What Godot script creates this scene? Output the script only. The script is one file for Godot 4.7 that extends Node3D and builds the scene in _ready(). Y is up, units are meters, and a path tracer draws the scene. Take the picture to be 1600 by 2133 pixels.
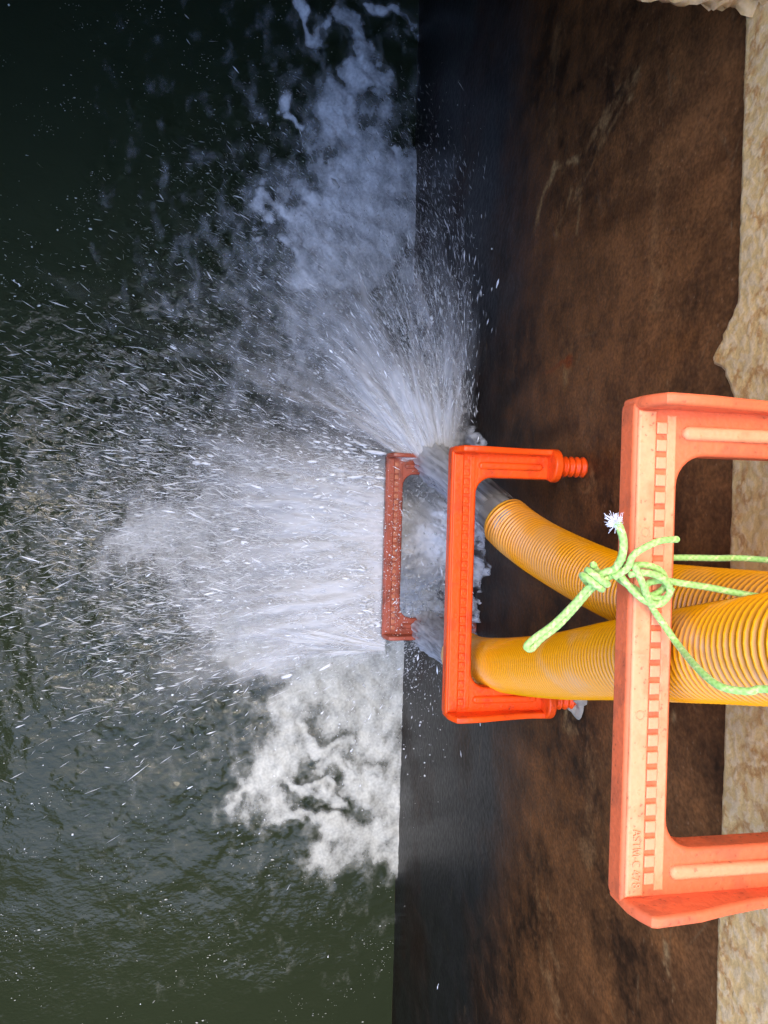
extends Node3D
# A flooded concrete chamber seen from its access opening: plastic step irons in the wall,
# two yellow suction hoses that discharge onto the lowest step, foam and spray on dark water.

const WATER := 0.0
const LIP := 1.345          # underside of the cover slab, foot of the pale neck
const GROUND := 1.82

var rng := RandomNumberGenerator.new()


# ---------------------------------------------------------------- mesh builder
class Mb:
	var v := PackedVector3Array()
	var n := PackedVector3Array()
	var c := PackedColorArray()
	var u := PackedVector2Array()
	var u2 := PackedVector2Array()
	var i := PackedInt32Array()

	func vert(p: Vector3, nn: Vector3, col := Color.WHITE, uv := Vector2.ZERO) -> int:
		v.append(p)
		n.append(nn)
		c.append(col)
		u.append(uv)
		return v.size() - 1

	func tri(a: int, b: int, d: int) -> void:      # wound so that the front follows the normals
		if a == b or b == d or a == d:
			return
		if (v[b] - v[a]).cross(v[d] - v[a]).dot(n[a] + n[b] + n[d]) > 0.0:
			i.append(a); i.append(d); i.append(b)
		else:
			i.append(a); i.append(b); i.append(d)

	func quad(a: int, b: int, d: int, e: int) -> void:
		tri(a, b, d)
		tri(a, d, e)

	func flat(p: Array, nn: Vector3, col := Color.WHITE) -> void:
		var k := []
		for q in p:
			k.append(vert(q, nn, col))
		for j in range(1, k.size() - 1):
			tri(k[0], k[j], k[j + 1])

	func mesh() -> ArrayMesh:
		var a := []
		a.resize(Mesh.ARRAY_MAX)
		a[Mesh.ARRAY_VERTEX] = v
		a[Mesh.ARRAY_NORMAL] = n
		a[Mesh.ARRAY_COLOR] = c
		a[Mesh.ARRAY_TEX_UV] = u
		if u2.size() == v.size():
			a[Mesh.ARRAY_TEX_UV2] = u2
		a[Mesh.ARRAY_INDEX] = i
		var m := ArrayMesh.new()
		m.add_surface_from_arrays(Mesh.PRIMITIVE_TRIANGLES, a)
		return m


func put(called: String, mesh: Mesh, mat: Material, parent: Node = null) -> MeshInstance3D:
	var o := MeshInstance3D.new()
	o.name = called
	o.mesh = mesh
	o.material_override = mat
	if parent == null:
		add_child(o, true)
	else:
		parent.add_child(o, true)
	return o


func thing(called: String, label: String, category: String, group := "") -> Node3D:
	var o := Node3D.new()
	o.name = called
	add_child(o, true)
	tag(o, label, category, group)
	return o


func tag(o: Node, label: String, category := "", group := "", kind := "") -> void:
	o.set_meta("label", label)
	if category != "":
		o.set_meta("category", category)
	if group != "":
		o.set_meta("group", group)
	if kind != "":
		o.set_meta("kind", kind)


func lin(r: float, g: float, b: float, a := 1.0) -> Color:       # a base colour given as real-world (linear) values
	var c := Color(r, g, b).linear_to_srgb()
	c.a = a
	return c


func mat(col: Color, rough := 0.6, spec := 0.5) -> StandardMaterial3D:
	var m := StandardMaterial3D.new()
	m.albedo_color = col
	m.roughness = rough
	m.metallic_specular = spec
	return m


func noise(sd: int, freq: float, oct := 4, kind := FastNoiseLite.TYPE_SIMPLEX_SMOOTH) -> FastNoiseLite:
	var f := FastNoiseLite.new()
	f.seed = sd
	f.noise_type = kind
	f.frequency = freq
	f.fractal_type = FastNoiseLite.FRACTAL_FBM
	f.fractal_octaves = oct
	return f


func bytes(f: FastNoiseLite, w: int, h: int) -> PackedByteArray:
	var im := f.get_image(w, h, false, false, true)
	im.convert(Image.FORMAT_L8)
	return im.get_data()


func image_tex(data: PackedByteArray, w: int, h: int, fmt: int) -> ImageTexture:
	return ImageTexture.create_from_image(Image.create_from_data(w, h, false, fmt, data))


func noise_tex(sd: int, freq: float, lo: float, hi: float, size := 512, oct := 5) -> ImageTexture:   # seamless grey, lo..hi
	var im := noise(sd, freq, oct).get_seamless_image(size, size)
	im.convert(Image.FORMAT_L8)
	var d := im.get_data()
	for k in d.size():
		d[k] = int(255.0 * lerpf(lo, hi, d[k] / 255.0))
	return image_tex(d, size, size, Image.FORMAT_L8)


# ---------------------------------------------------------------- shapes
func bez(pts: Array, per := 12) -> PackedVector3Array:            # Catmull-Rom through the points
	var out := PackedVector3Array()
	for k in pts.size() - 1:
		var p0: Vector3 = pts[maxi(k - 1, 0)]
		var p1: Vector3 = pts[k]
		var p2: Vector3 = pts[k + 1]
		var p3: Vector3 = pts[mini(k + 2, pts.size() - 1)]
		for s in per:
			out.append(p1.cubic_interpolate(p2, p0, p3, s / float(per)))
	out.append(pts[-1])
	return out


func even(path: PackedVector3Array, step: float) -> PackedVector3Array:
	var cv := Curve3D.new()
	cv.bake_interval = step
	for p in path:
		cv.add_point(p)
	var len := cv.get_baked_length()
	var cnt := maxi(2, int(round(len / step)))
	var out := PackedVector3Array()
	for k in cnt + 1:
		out.append(cv.sample_baked(len * k / cnt))
	return out


# a tube along an even path; shape(k, a) -> [radius, colour]
func sweep(mb: Mb, path: PackedVector3Array, sides: int, shape: Callable, cap := true) -> void:
	var t := (path[1] - path[0]).normalized()
	var x := t.cross(Vector3(0.31, 0.2, 0.93)).normalized()
	var first := mb.v.size()
	var cnt := path.size()
	var rows := []
	for k in cnt:
		var t2 := (path[mini(k + 1, cnt - 1)] - path[maxi(k - 1, 0)]).normalized()
		x = (x - t2 * x.dot(t2)).normalized()
		var y := t2.cross(x)
		for s in sides + 1:
			var a := TAU * s / sides
			var r: Array = shape.call(k, a)
			var d := x * cos(a) + y * sin(a)
			mb.vert(path[k] + d * float(r[0]), d, r[1], Vector2(s / float(sides), k / float(cnt)))
	var w := sides + 1
	for k in cnt:                                   # bend the normals by the change of radius along the tube
		var ka := maxi(k - 1, 0)
		var kb := mini(k + 1, cnt - 1)
		var ax := (path[kb] - path[ka])
		var l := ax.length()
		ax /= l
		for s in w:
			var ra := (mb.v[first + ka * w + s] - path[ka]).length()
			var rb := (mb.v[first + kb * w + s] - path[kb]).length()
			var q := first + k * w + s
			mb.n[q] = (mb.n[q] - ax * ((rb - ra) / l)).normalized()
	for k in cnt - 1:
		for s in sides:
			var a := first + k * w + s
			mb.quad(a, a + 1, a + w + 1, a + w)
	if cap:
		for e in [0, cnt - 1]:
			var nn: Vector3 = (path[0] - path[1]).normalized() if e == 0 else (path[-1] - path[-2]).normalized()
			var m := mb.vert(path[e] + nn * 0.0008, nn, mb.c[first + e * w])
			var ring := []
			for s in w:
				ring.append(mb.vert(mb.v[first + e * w + s], (nn + mb.n[first + e * w + s]).normalized(), mb.c[first + e * w + s]))
			for s in sides:
				mb.tri(m, ring[s], ring[s + 1])


# a flat outline (in x, z) raised from y0 to y1 with rounded edges of size b; xf turns it where it belongs
func slab(mb: Mb, poly: PackedVector2Array, y0: float, y1: float, b: float, xf := Transform3D(), col := Color.WHITE, smooth_deg := 40.0) -> void:
	if not Geometry2D.is_polygon_clockwise(poly):
		poly.reverse()
	var cnt := poly.size()
	var en := []
	for k in cnt:
		var d := (poly[(k + 1) % cnt] - poly[k]).normalized()
		en.append(Vector2(d.y, -d.x))
	if Geometry2D.is_point_in_polygon((poly[0] + poly[1]) * 0.5 + en[0] * 1e-5, poly):
		for k in cnt:
			en[k] = -en[k]
	var miter := []
	for k in cnt:
		var m: Vector2 = (en[k] + en[(k + cnt - 1) % cnt]).normalized()
		miter.append(m / maxf(0.45, m.dot(en[k])))
	var prof := []                              # [inset, height, angle]
	for s in 4:
		var a := -PI / 2 + PI / 2 * s / 3.0
		prof.append([b * (1 - cos(a)), y0 + b * (1 + sin(a)), a])
	for s in 4:
		var a := PI / 2 * s / 3.0
		prof.append([b * (1 - cos(a)), y1 - b * (1 - sin(a)), a])
	for k in cnt:
		var k2 := (k + 1) % cnt
		var na: Vector2 = en[k]
		var nb: Vector2 = en[k]
		if en[k].angle_to(en[(k + cnt - 1) % cnt]) ** 2 < deg_to_rad(smooth_deg) ** 2:
			na = (en[k] + en[(k + cnt - 1) % cnt]).normalized()
		if en[k].angle_to(en[k2]) ** 2 < deg_to_rad(smooth_deg) ** 2:
			nb = (en[k] + en[k2]).normalized()
		var last := -1
		for p in prof:
			var qa: Vector2 = poly[k] - miter[k] * float(p[0])
			var qb: Vector2 = poly[k2] - miter[k2] * float(p[0])
			var ca := cos(float(p[2]))
			var sa := sin(float(p[2]))
			var h: float = p[1]
			var va := mb.vert(xf * Vector3(qa.x, h, qa.y), (xf.basis * Vector3(na.x * ca, sa, na.y * ca)).normalized(), col)
			var vb := mb.vert(xf * Vector3(qb.x, h, qb.y), (xf.basis * Vector3(nb.x * ca, sa, nb.y * ca)).normalized(), col)
			if last >= 0:
				mb.quad(last, last + 1, vb, va)
			last = va
	for top in [0, 1]:
		var inner := PackedVector2Array()
		for k in cnt:
			inner.append(poly[k] - miter[k] * b)
		var nn := (xf.basis * Vector3(0, 1 if top else -1, 0)).normalized()
		var ids := []
		for q in inner:
			ids.append(mb.vert(xf * Vector3(q.x, y1 if top else y0, q.y), nn, col))
		var f := Geometry2D.triangulate_polygon(inner)
		for k in f.size() / 3:
			mb.tri(ids[f[k * 3]], ids[f[k * 3 + 1]], ids[f[k * 3 + 2]])


func rect(x0: float, z0: float, x1: float, z1: float) -> PackedVector2Array:
	return PackedVector2Array([Vector2(x0, z0), Vector2(x1, z0), Vector2(x1, z1), Vector2(x0, z1)])


func arc(c: Vector2, r: float, a0: float, a1: float, steps: int) -> Array:
	var out := []
	for k in steps + 1:
		out.append(c + Vector2.from_angle(lerpf(a0, a1, k / float(steps))) * r)
	return out


func box(mb: Mb, a: Vector3, b: Vector3) -> void:
	slab(mb, rect(a.x, a.z, b.x, b.z), a.y, b.y, 0.002)


# ---------------------------------------------------------------- the place
func _ready() -> void:
	rng.seed = 7
	camera_and_light()
	chamber()
	water()
	steps()
	mortar()
	hoses()
	rope()
	jets()
	foam()
	bubbles()
	spray()


func camera_and_light() -> void:
	var cam := Camera3D.new()
	cam.name = "camera"
	cam.transform = Transform3D(Basis(Vector3(0.9828, 0.1826, -0.0265), Vector3(-0.0245, -0.0131, -0.9996), Vector3(-0.1829, 0.9831, -0.0084)).orthonormalized(), Vector3(-0.4108, 1.9156, -0.0905))
	cam.fov = 69.4
	cam.near = 0.02
	cam.far = 200.0
	add_child(cam)
	cam.current = true
	var we := WorldEnvironment.new()
	we.name = "world"
	var e := Environment.new()
	e.background_mode = Environment.BG_SKY
	var sky := Sky.new()
	var sm := PanoramaSkyMaterial.new()
	sm.panorama = hazy_sky(Vector3(-0.14, 1.0, -0.22).normalized())
	sky.sky_material = sm
	e.sky = sky
	e.tonemap_mode = Environment.TONE_MAPPER_LINEAR
	e.tonemap_exposure = 1.7
	e.sdfgi_enabled = true
	e.ssao_enabled = true
	e.ssil_enabled = true
	we.environment = e
	add_child(we)
	var sun := DirectionalLight3D.new()
	sun.name = "hazy_sun"
	sun.light_color = Color(1.0, 0.92, 0.80)
	sun.light_energy = 0.24
	sun.light_angular_distance = 14.0
	sun.shadow_enabled = true
	add_child(sun)
	sun.look_at_from_position(Vector3.ZERO, Vector3(0.14, -1.0, 0.22), Vector3(1, 0, 0))


# blue air with the warm, hazy glow round the sun
func hazy_sky(sun: Vector3) -> ImageTexture:
	var im := Image.create_empty(256, 128, false, Image.FORMAT_RGBF)
	for j in 128:
		for i in 256:
			var az := TAU * (i + 0.5) / 256.0
			var po := PI * (j + 0.5) / 128.0
			var d := Vector3(sin(az) * sin(po), cos(po), -cos(az) * sin(po))
			var c := Color(0.78, 1.42, 3.1)
			c = c.lerp(Color(1.3, 1.6, 2.1), pow(1.0 - maxf(d.y, 0.0), 3.0))
			var a := rad_to_deg(d.angle_to(sun)) / 33.0
			var g := exp(-a * a)
			c += Color(3.3, 2.5, 1.15) * g
			if d.y < 0.0:
				c = Color(0.30, 0.28, 0.24)
			im.set_pixel(i, j, c)
	return ImageTexture.create_from_image(im)


# ---------------------------------------------------------------- chamber
func chamber() -> void:
	# the long wall below the tide line: brown and black deposits on concrete
	var tw := 2048
	var th := 920
	var z0 := -1.5
	var zw := 3.0
	var a := bytes(noise(11, 0.004, 5), tw, th)
	var b := bytes(noise(12, 0.02, 5), tw, th)
	var c := bytes(noise(13, 0.09, 4), tw, th)
	var fs := noise(14, 0.02, 4)
	var streak_im := fs.get_image(tw, 96, false, false, true)
	streak_im.resize(tw, th, Image.INTERPOLATE_CUBIC)
	streak_im.convert(Image.FORMAT_L8)
	var st := streak_im.get_data()
	var speck := bytes(noise(15, 0.3, 1), tw, th)
	var col := PackedByteArray()
	col.resize(tw * th * 3)
	var rough := PackedByteArray()
	rough.resize(tw * th)
	for y in th:
		var hy := LIP - LIP * y / th
		var wet := smoothstep(0.98, 0.62, hy)
		for x in tw:
			var k := y * tw + x
			var n1 := a[k] / 255.0
			var n2 := b[k] / 255.0
			var n3 := c[k] / 255.0
			var s1 := st[k] / 255.0
			var wt := clampf(wet + (n1 - 0.5) * 1.1 * (0.3 + wet), 0.0, 1.0)
			var dirt := clampf(0.10 + 0.5 * (hy - 0.9) + 0.45 + 1.25 * (n1 - 0.5) + 0.9 * (n2 - 0.5) + 0.3 * (s1 - 0.5) + 0.6 * (n3 - 0.5), 0.0, 1.4)
			var r := lerpf(0.042, 0.255, dirt)
			var g := lerpf(0.017, 0.096, dirt)
			var bl := lerpf(0.006, 0.026, dirt)
			var rust := smoothstep(0.62, 0.8, n2) * smoothstep(0.45, 0.7, s1) * 0.5
			r += rust * 0.05
			g += rust * 0.012
			r = lerpf(r, 0.016 + 0.02 * n2, wt)
			g = lerpf(g, 0.015 + 0.018 * n2, wt)
			bl = lerpf(bl, 0.014 + 0.018 * n2, wt)
			if speck[k] > 236 and n3 > 0.55:
				r += 0.12; g += 0.095; bl += 0.06
			col[k * 3] = int(255.0 * pow(clampf(r, 0, 1), 1.0 / 2.2))
			col[k * 3 + 1] = int(255.0 * pow(clampf(g, 0, 1), 1.0 / 2.2))
			col[k * 3 + 2] = int(255.0 * pow(clampf(bl, 0, 1), 1.0 / 2.2))
			rough[k] = int(255.0 * clampf(lerpf(0.55, 0.34, wt) + 0.15 * (n3 - 0.5), 0.1, 1.0))
	# lime veins and run-off marks: [z, height] to [z, height], width, strength
	var vn := noise(16, 0.03, 3)
	for m in [[-0.58, 1.16, -0.55, 1.01, 0.006, 0.45], [-0.55, 1.01, -0.57, 0.93, 0.006, 0.5], [-0.57, 0.93, -0.52, 0.863, 0.005, 0.6], [-0.56, 1.14, -0.545, 1.09, 0.004, 0.5], [-0.502, 1.02, -0.454, 1.015, 0.003, 0.5],
			[-0.545, 1.08, -0.50, 1.0, 0.006, 0.35], [-0.77, 0.924, -0.62, 0.92, 0.008, 0.25], [-0.549, 0.87, -0.51, 0.865, 0.005, 0.5], [-0.52, 0.99, -0.47, 0.95, 0.004, 0.35], [-0.33, 0.985, -0.21, 0.99, 0.004, 0.35], [-0.30, 1.0, -0.28, 1.0, 0.006, 0.5],
			[0.516, 0.94, 0.56, 1.03, 0.007, 0.3], [0.40, 0.95, 0.50, 0.94, 0.008, 0.28], [0.44, 0.98, 0.55, 1.03, 0.006, 0.3], [0.37, 1.27, 0.33, 1.258, 0.004, 0.6], [0.42, 1.275, 0.37, 1.27, 0.002, 0.4], [0.14, 1.03, 0.17, 1.02, 0.016, 0.9], [0.155, 1.045, 0.17, 1.06, 0.01, 0.6], [0.10, 1.264, 0.112, 1.266, 0.003, 0.8],
			[-0.14, 1.075, -0.12, 1.07, 0.006, 0.3], [0.2, 1.1, 0.34, 1.09, 0.012, 0.22], [0.05, 1.2, 0.33, 1.19, 0.006, 0.12], [0.22, 1.25, 0.32, 1.24, 0.006, 0.2], [-0.45, 1.2, -0.30, 1.21, 0.008, 0.12]]:
		var pa := Vector2((m[0] - z0) / zw * tw, (LIP - m[1]) / LIP * th)
		var pb := Vector2((m[2] - z0) / zw * tw, (LIP - m[3]) / LIP * th)
		var wd: float = m[4] / zw * tw
		var lo := Vector2(minf(pa.x, pb.x), minf(pa.y, pb.y)) - Vector2(wd, wd) * 4
		var hi := Vector2(maxf(pa.x, pb.x), maxf(pa.y, pb.y)) + Vector2(wd, wd) * 4
		for y in range(maxi(0, int(lo.y)), mini(th, int(hi.y))):
			for x in range(maxi(0, int(lo.x)), mini(tw, int(hi.x))):
				var q := Vector2(x + vn.get_noise_2d(x, y) * wd * 2.6, y + vn.get_noise_2d(x + 900, y) * wd * 2.6)
				var dd := q.distance_to(Geometry2D.get_closest_point_to_segment(q, pa, pb)) / wd
				var k := y * tw + x
				var w: float = minf(1.0, m[5] * 1.5) * smoothstep(2.4, 0.0, dd) * clampf(b[k] / 255.0 * 2.6 - 0.7 + (c[k] - 128) / 200.0, 0.0, 1.0)
				if w > 0.01:
					col[k * 3] = int(lerpf(col[k * 3], 172, w))
					col[k * 3 + 1] = int(lerpf(col[k * 3 + 1], 136, w))
					col[k * 3 + 2] = int(lerpf(col[k * 3 + 2], 88, w))
					rough[k] = int(lerpf(rough[k], 220, w))
	# run-off streaks below the tide line, scratches, chips
	rng.seed = 19
	for q in 760:
		var px := rng.randf_range(0, tw)
		var kind := 0 if q < 34 else (1 if q < 380 else 2)
		var py := rng.randf_range(0, th * 0.25) if kind == 0 else rng.randf_range(0, th * 0.62)
		var ln := int([rng.randf_range(80, 420), rng.randf_range(6, 46), rng.randf_range(1, 4)][kind])
		var dir: Vector2 = [Vector2(rng.randfn(0, 0.05), 1), Vector2(rng.randfn(1, 0.4), rng.randfn(0, 0.5)).normalized(), Vector2(1, 0)][kind]
		var wd: float = [rng.randf_range(3, 14), rng.randf_range(0.8, 1.8), rng.randf_range(0.8, 2.8)][kind]
		var to: Color = [Color(0.13, 0.07, 0.04), Color(0.52, 0.40, 0.27), Color(0.60, 0.48, 0.34)][kind]
		if kind == 0 and q % 3 == 0:
			to = Color(0.46, 0.26, 0.10)
		var st0: float = [rng.randf_range(0.15, 0.5), rng.randf_range(0.4, 0.9), rng.randf_range(0.5, 1.0)][kind]
		for l in ln:
			var f := l / float(ln)
			var cx := px + dir.x * l + vn.get_noise_2d(l * 0.6, q * 40.0) * wd * 0.5
			var cy := py + dir.y * l
			for dx in range(-int(wd) - 1, int(wd) + 2):
				var xx := int(cx) + dx
				var yy := int(cy) + (dx if kind == 1 and absf(dir.x) > 0.8 else 0)
				if xx < 0 or yy < 0 or xx >= tw or yy >= th:
					continue
				var k := yy * tw + xx
				var wgt := st0 * maxf(0.0, 1.0 - absf(dx) / (wd + 0.5)) * (1.0 - f * f) * clampf(0.4 + b[k] / 255.0 + (c[k] - 128) / 160.0, 0.0, 1.0)
				if kind == 1 and absf(dir.x) > 0.8:
					wgt *= 1.0 if absi(dx) < 2 else 0.0
				col[k * 3] = int(lerpf(col[k * 3], to.r * 255, wgt))
				col[k * 3 + 1] = int(lerpf(col[k * 3 + 1], to.g * 255, wgt))
				col[k * 3 + 2] = int(lerpf(col[k * 3 + 2], to.b * 255, wgt))
	# a rust spot with its run, above the rear end of the middle step
	for y in range(-26, 90):
		for x in range(-12, 13):
			var k := (int((LIP - 0.997) / LIP * th) + y) * tw + int((-0.288 - z0) / zw * tw) + x
			var near := maxf(smoothstep(9.0, 3.0, Vector2(x, y * 0.7).length()), 0.7 * smoothstep(3.5, 0.5, absf(x + 2.0 * sin(y * 0.11))) * smoothstep(88.0, 5.0, y) * (1.0 if y > 0 else 0.0))
			near *= 0.5 + 0.5 * c[k] / 255.0
			col[k * 3] = int(lerpf(col[k * 3], 150, near))
			col[k * 3 + 1] = int(lerpf(col[k * 3 + 1], 66, near))
			col[k * 3 + 2] = int(lerpf(col[k * 3 + 2], 26, near))
	var wm := StandardMaterial3D.new()
	wm.resource_name = "stained_concrete"
	wm.albedo_texture = image_tex(col, tw, th, Image.FORMAT_RGB8)
	wm.roughness = 1.0
	wm.metallic_specular = 0.22
	wm.roughness_texture = image_tex(rough, tw, th, Image.FORMAT_L8)
	wm.heightmap_enabled = true
	wm.heightmap_texture = image_tex(c, tw, th, Image.FORMAT_L8)
	wm.heightmap_scale = 0.05
	wm.detail_enabled = true
	wm.detail_blend_mode = BaseMaterial3D.BLEND_MODE_MUL
	wm.detail_uv_layer = BaseMaterial3D.DETAIL_UV_2
	wm.uv2_scale = Vector3(7.3, 7.3, 1)
	wm.detail_albedo = noise_tex(17, 0.045, 0.70, 1.0)
	var wn := noise(18, 3.0, 4)
	var wall := Mb.new()
	var nz := 220
	var ny := 110
	for j in ny + 1:
		for i in nz + 1:
			var y := lerpf(-0.35, LIP, j / float(ny))
			var z := lerpf(-2.3, 2.3, i / float(nz))
			wall.vert(Vector3(0.002 * wn.get_noise_2d(z, y) + 0.003, y, z), Vector3(-1, 0, 0), Color.WHITE, Vector2((z - z0) / zw, (LIP - y) / LIP))
			wall.u2.append(Vector2(z, y))
	var w := nz + 1
	for j in ny:
		for i in nz:
			wall.quad(j * w + i, j * w + i + 1, (j + 1) * w + i + 1, (j + 1) * w + i)
	# the solid behind the face
	var back := Vector3(0.25, 0, 0)
	for p in [[Vector3(0.25, -0.35, -2.3), Vector3(0.25, LIP, -2.3), Vector3(0.25, LIP, 2.3), Vector3(0.25, -0.35, 2.3), Vector3(1, 0, 0)], [Vector3(0.006, LIP, -2.3), Vector3(0.25, LIP, -2.3), Vector3(0.25, LIP, 2.3), Vector3(0.006, LIP, 2.3), Vector3(0, 1, 0)]]:
		wall.flat(p.slice(0, 4), p[4])
	while wall.u2.size() < wall.v.size():
		wall.u2.append(Vector2.ZERO)
	var chamber_wall := thing("chamber_wall", "brown stained concrete chamber wall carrying the orange steps", "wall")
	put("wall_face", wall.mesh(), wm, chamber_wall)

	# pale bare concrete of the neck above the deposits, with a ragged foot and a chip
	var pale := concrete()
	var en := noise(21, 9.0, 4)
	var rn := noise(22, 14.0, 5)
	var neck := Mb.new()
	nz = 520
	ny = 110
	w = nz + 1
	for j in ny + 1:
		for i in nz + 1:
			var z := lerpf(-0.52, 1.8, i / float(nz))
			var foot := LIP + 0.0014 * en.get_noise_1d(z) + 0.0014 * en.get_noise_1d(z * 6.0)
			foot -= 0.034 * smoothstep(0.045, 0.0, absf(z + 0.232)) * (0.8 + 0.6 * en.get_noise_1d(z * 4.0))
			var y := lerpf(foot, GROUND, pow(j / float(ny), 1.3))
			var relief := 0.0011 * rn.get_noise_2d(z * 3.0, y) + 0.0003 * rn.get_noise_2d(z * 12.0, y * 5.0)
			var edge := smoothstep(0.0, 0.008, y - foot)
			neck.vert(Vector3(-0.0008 - 0.005 * edge - relief * edge, y, z), Vector3(-1, 0, 0), Color.WHITE, Vector2(z, y))
	grid_normals(neck, nz, ny, Vector3(-1, 0, 0))
	for j in ny:
		for i in nz:
			neck.quad(j * w + i, j * w + i + 1, (j + 1) * w + i + 1, (j + 1) * w + i)
	var neck_wall := thing("neck_wall", "pale bare concrete strip with rust stains above the brown wall", "wall")
	put("wall_face", neck.mesh(), pale, neck_wall)

	# cover slab: four pieces round the opening; the edge that the picture shows is broken and rough
	var slab_thing := thing("cover_slab", "thick pale concrete cover slab with a rough broken edge round the opening", "slab")
	var sb := Mb.new()
	box(sb, Vector3(0.008, LIP + 0.001, -2.5), Vector3(0.4, GROUND, 2.5))
	box(sb, Vector3(-2.5, LIP, -2.5), Vector3(0.007, GROUND, -0.545))
	box(sb, Vector3(-2.5, LIP, 1.8), Vector3(0.007, GROUND, 2.5))
	box(sb, Vector3(-2.5, LIP, -0.543), Vector3(-1.55, GROUND, 1.798))
	put("slab_body", sb.mesh(), pale, slab_thing)
	var lip := Mb.new()
	var ln := noise(23, 16.0, 5)
	nz = 260
	ny = 46
	w = nz + 1
	for j in ny + 1:
		for i in nz + 1:
			var x := lerpf(-1.55, 0.004, i / float(nz))
			var t := j / float(ny)
			var p: Vector3
			if t < 0.25:                       # underside
				p = Vector3(x, LIP, lerpf(-0.57, -0.535, t * 4.0))
			elif t < 0.5:                      # broken arris
				var q := (t - 0.25) * 4.0
				p = Vector3(x, LIP + 0.03 * q * q, -0.535 + 0.025 * sin(q * PI / 2))
			else:
				p = Vector3(x, LIP + 0.03 + (GROUND - LIP - 0.03) * (t - 0.5) * 2.0, -0.51)
			var away := smoothstep(0.0, 0.12, t)
			var d := 0.012 * ln.get_noise_2d(x, t * 0.6) + 0.005 * ln.get_noise_2d(x * 5.0, t * 4.0)
			lip.vert(p + Vector3(0, -0.45 * d * away, d * away), Vector3(0, 0, 1), Color.WHITE, Vector2(x, p.y))
	grid_normals(lip, nz, ny, Vector3(0, -0.3, 1))
	for j in ny:
		for i in nz:
			lip.quad(j * w + i, j * w + i + 1, (j + 1) * w + i + 1, (j + 1) * w + i)
	put("broken_edge", lip.mesh(), pale, slab_thing)

	# far sides of the chamber, out of the light
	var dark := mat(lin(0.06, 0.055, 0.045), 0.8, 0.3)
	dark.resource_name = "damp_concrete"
	for d in [["far_wall", Vector3(-2.45, -0.35, -2.3), Vector3(-2.3, LIP, 2.3), "dark damp concrete wall opposite the stepped wall"], ["end_wall", Vector3(-2.3, -0.35, -2.45), Vector3(0.25, LIP, -2.3), "dark damp concrete end wall beyond the blue foam"], ["end_wall", Vector3(-2.3, -0.35, 2.3), Vector3(0.25, LIP, 2.45), "dark damp concrete end wall beyond the white foam"]]:
		var mb := Mb.new()
		box(mb, d[1], d[2])
		tag(put(d[0], mb.mesh(), dark), d[3], "wall")
	var bed := Mb.new()
	box(bed, Vector3(-2.45, -0.5, -2.45), Vector3(0.25, -0.352, 2.45))
	tag(put("chamber_floor", bed.mesh(), dark), "concrete floor under the dark water", "floor", "", "structure")
	# the ground outside, with the slab let into it
	var gm := mat(lin(0.16, 0.14, 0.11), 0.95, 0.2)
	gm.resource_name = "bare_ground"
	var g := Mb.new()
	for r in [[-90.0, -90.0, 90.0, -2.5], [-90.0, 2.5, 90.0, 90.0], [-90.0, -2.5, -2.5, 2.5], [0.4, -2.5, 90.0, 2.5]]:
		g.flat([Vector3(r[0], GROUND - 0.004, r[1]), Vector3(r[2], GROUND - 0.004, r[1]), Vector3(r[2], GROUND - 0.004, r[3]), Vector3(r[0], GROUND - 0.004, r[3])], Vector3.UP)
	tag(put("ground", g.mesh(), gm), "bare ground round the cover slab", "ground", "", "structure")


func grid_normals(mb: Mb, nx: int, ny: int, out: Vector3) -> void:
	var w := nx + 1
	for j in ny + 1:
		for i in w:
			var dx := mb.v[j * w + mini(i + 1, nx)] - mb.v[j * w + maxi(i - 1, 0)]
			var dy := mb.v[mini(j + 1, ny) * w + i] - mb.v[maxi(j - 1, 0) * w + i]
			var nn := dx.cross(dy).normalized()
			mb.n[j * w + i] = nn if nn.dot(out) > 0 else -nn


func concrete() -> StandardMaterial3D:
	var s := 1024
	var a := bytes(noise(31, 0.006, 5), s, s)
	var b := bytes(noise(32, 0.03, 5), s, s)
	var c := bytes(noise(33, 0.15, 3), s, s)
	var ridged := noise(34, 0.008, 4)
	ridged.fractal_type = FastNoiseLite.FRACTAL_RIDGED
	ridged.domain_warp_enabled = true
	ridged.domain_warp_amplitude = 40.0
	var v := bytes(ridged, s, s)
	var col := PackedByteArray()
	col.resize(s * s * 3)
	for k in s * s:
		var n := 0.45 * a[k] / 255.0 + 0.3 * b[k] / 255.0 + 0.35 * c[k] / 255.0
		var grey := smoothstep(0.42, 0.62, b[k] / 255.0) * 0.35
		var rust := smoothstep(0.50, 0.80, v[k] / 255.0) * smoothstep(0.34, 0.56, a[k] / 255.0) * (0.4 + 0.6 * c[k] / 255.0)
		var r := lerpf(lerpf(0.42, 0.78, n), 0.36, rust)
		var g := lerpf(lerpf(0.262, 0.485, n), 0.13, rust)
		var bl := lerpf(lerpf(0.088, 0.17, n), 0.012, rust)
		g = lerpf(g, r * 0.76, grey * (1.0 - rust))
		bl = lerpf(bl, r * 0.50, grey * (1.0 - rust))
		col[k * 3] = int(255.0 * pow(r, 1 / 2.2))
		col[k * 3 + 1] = int(255.0 * pow(g, 1 / 2.2))
		col[k * 3 + 2] = int(255.0 * pow(bl, 1 / 2.2))
	var m := StandardMaterial3D.new()
	m.resource_name = "pale_concrete"
	m.albedo_texture = image_tex(col, s, s, Image.FORMAT_RGB8)
	m.roughness = 0.75
	m.uv1_triplanar = true
	m.uv1_world_triplanar = true
	m.uv1_scale = Vector3(2.7, 2.7, 2.7)
	m.heightmap_enabled = true
	m.heightmap_texture = image_tex(b, s, s, Image.FORMAT_L8)
	m.heightmap_scale = 0.08
	return m


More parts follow.
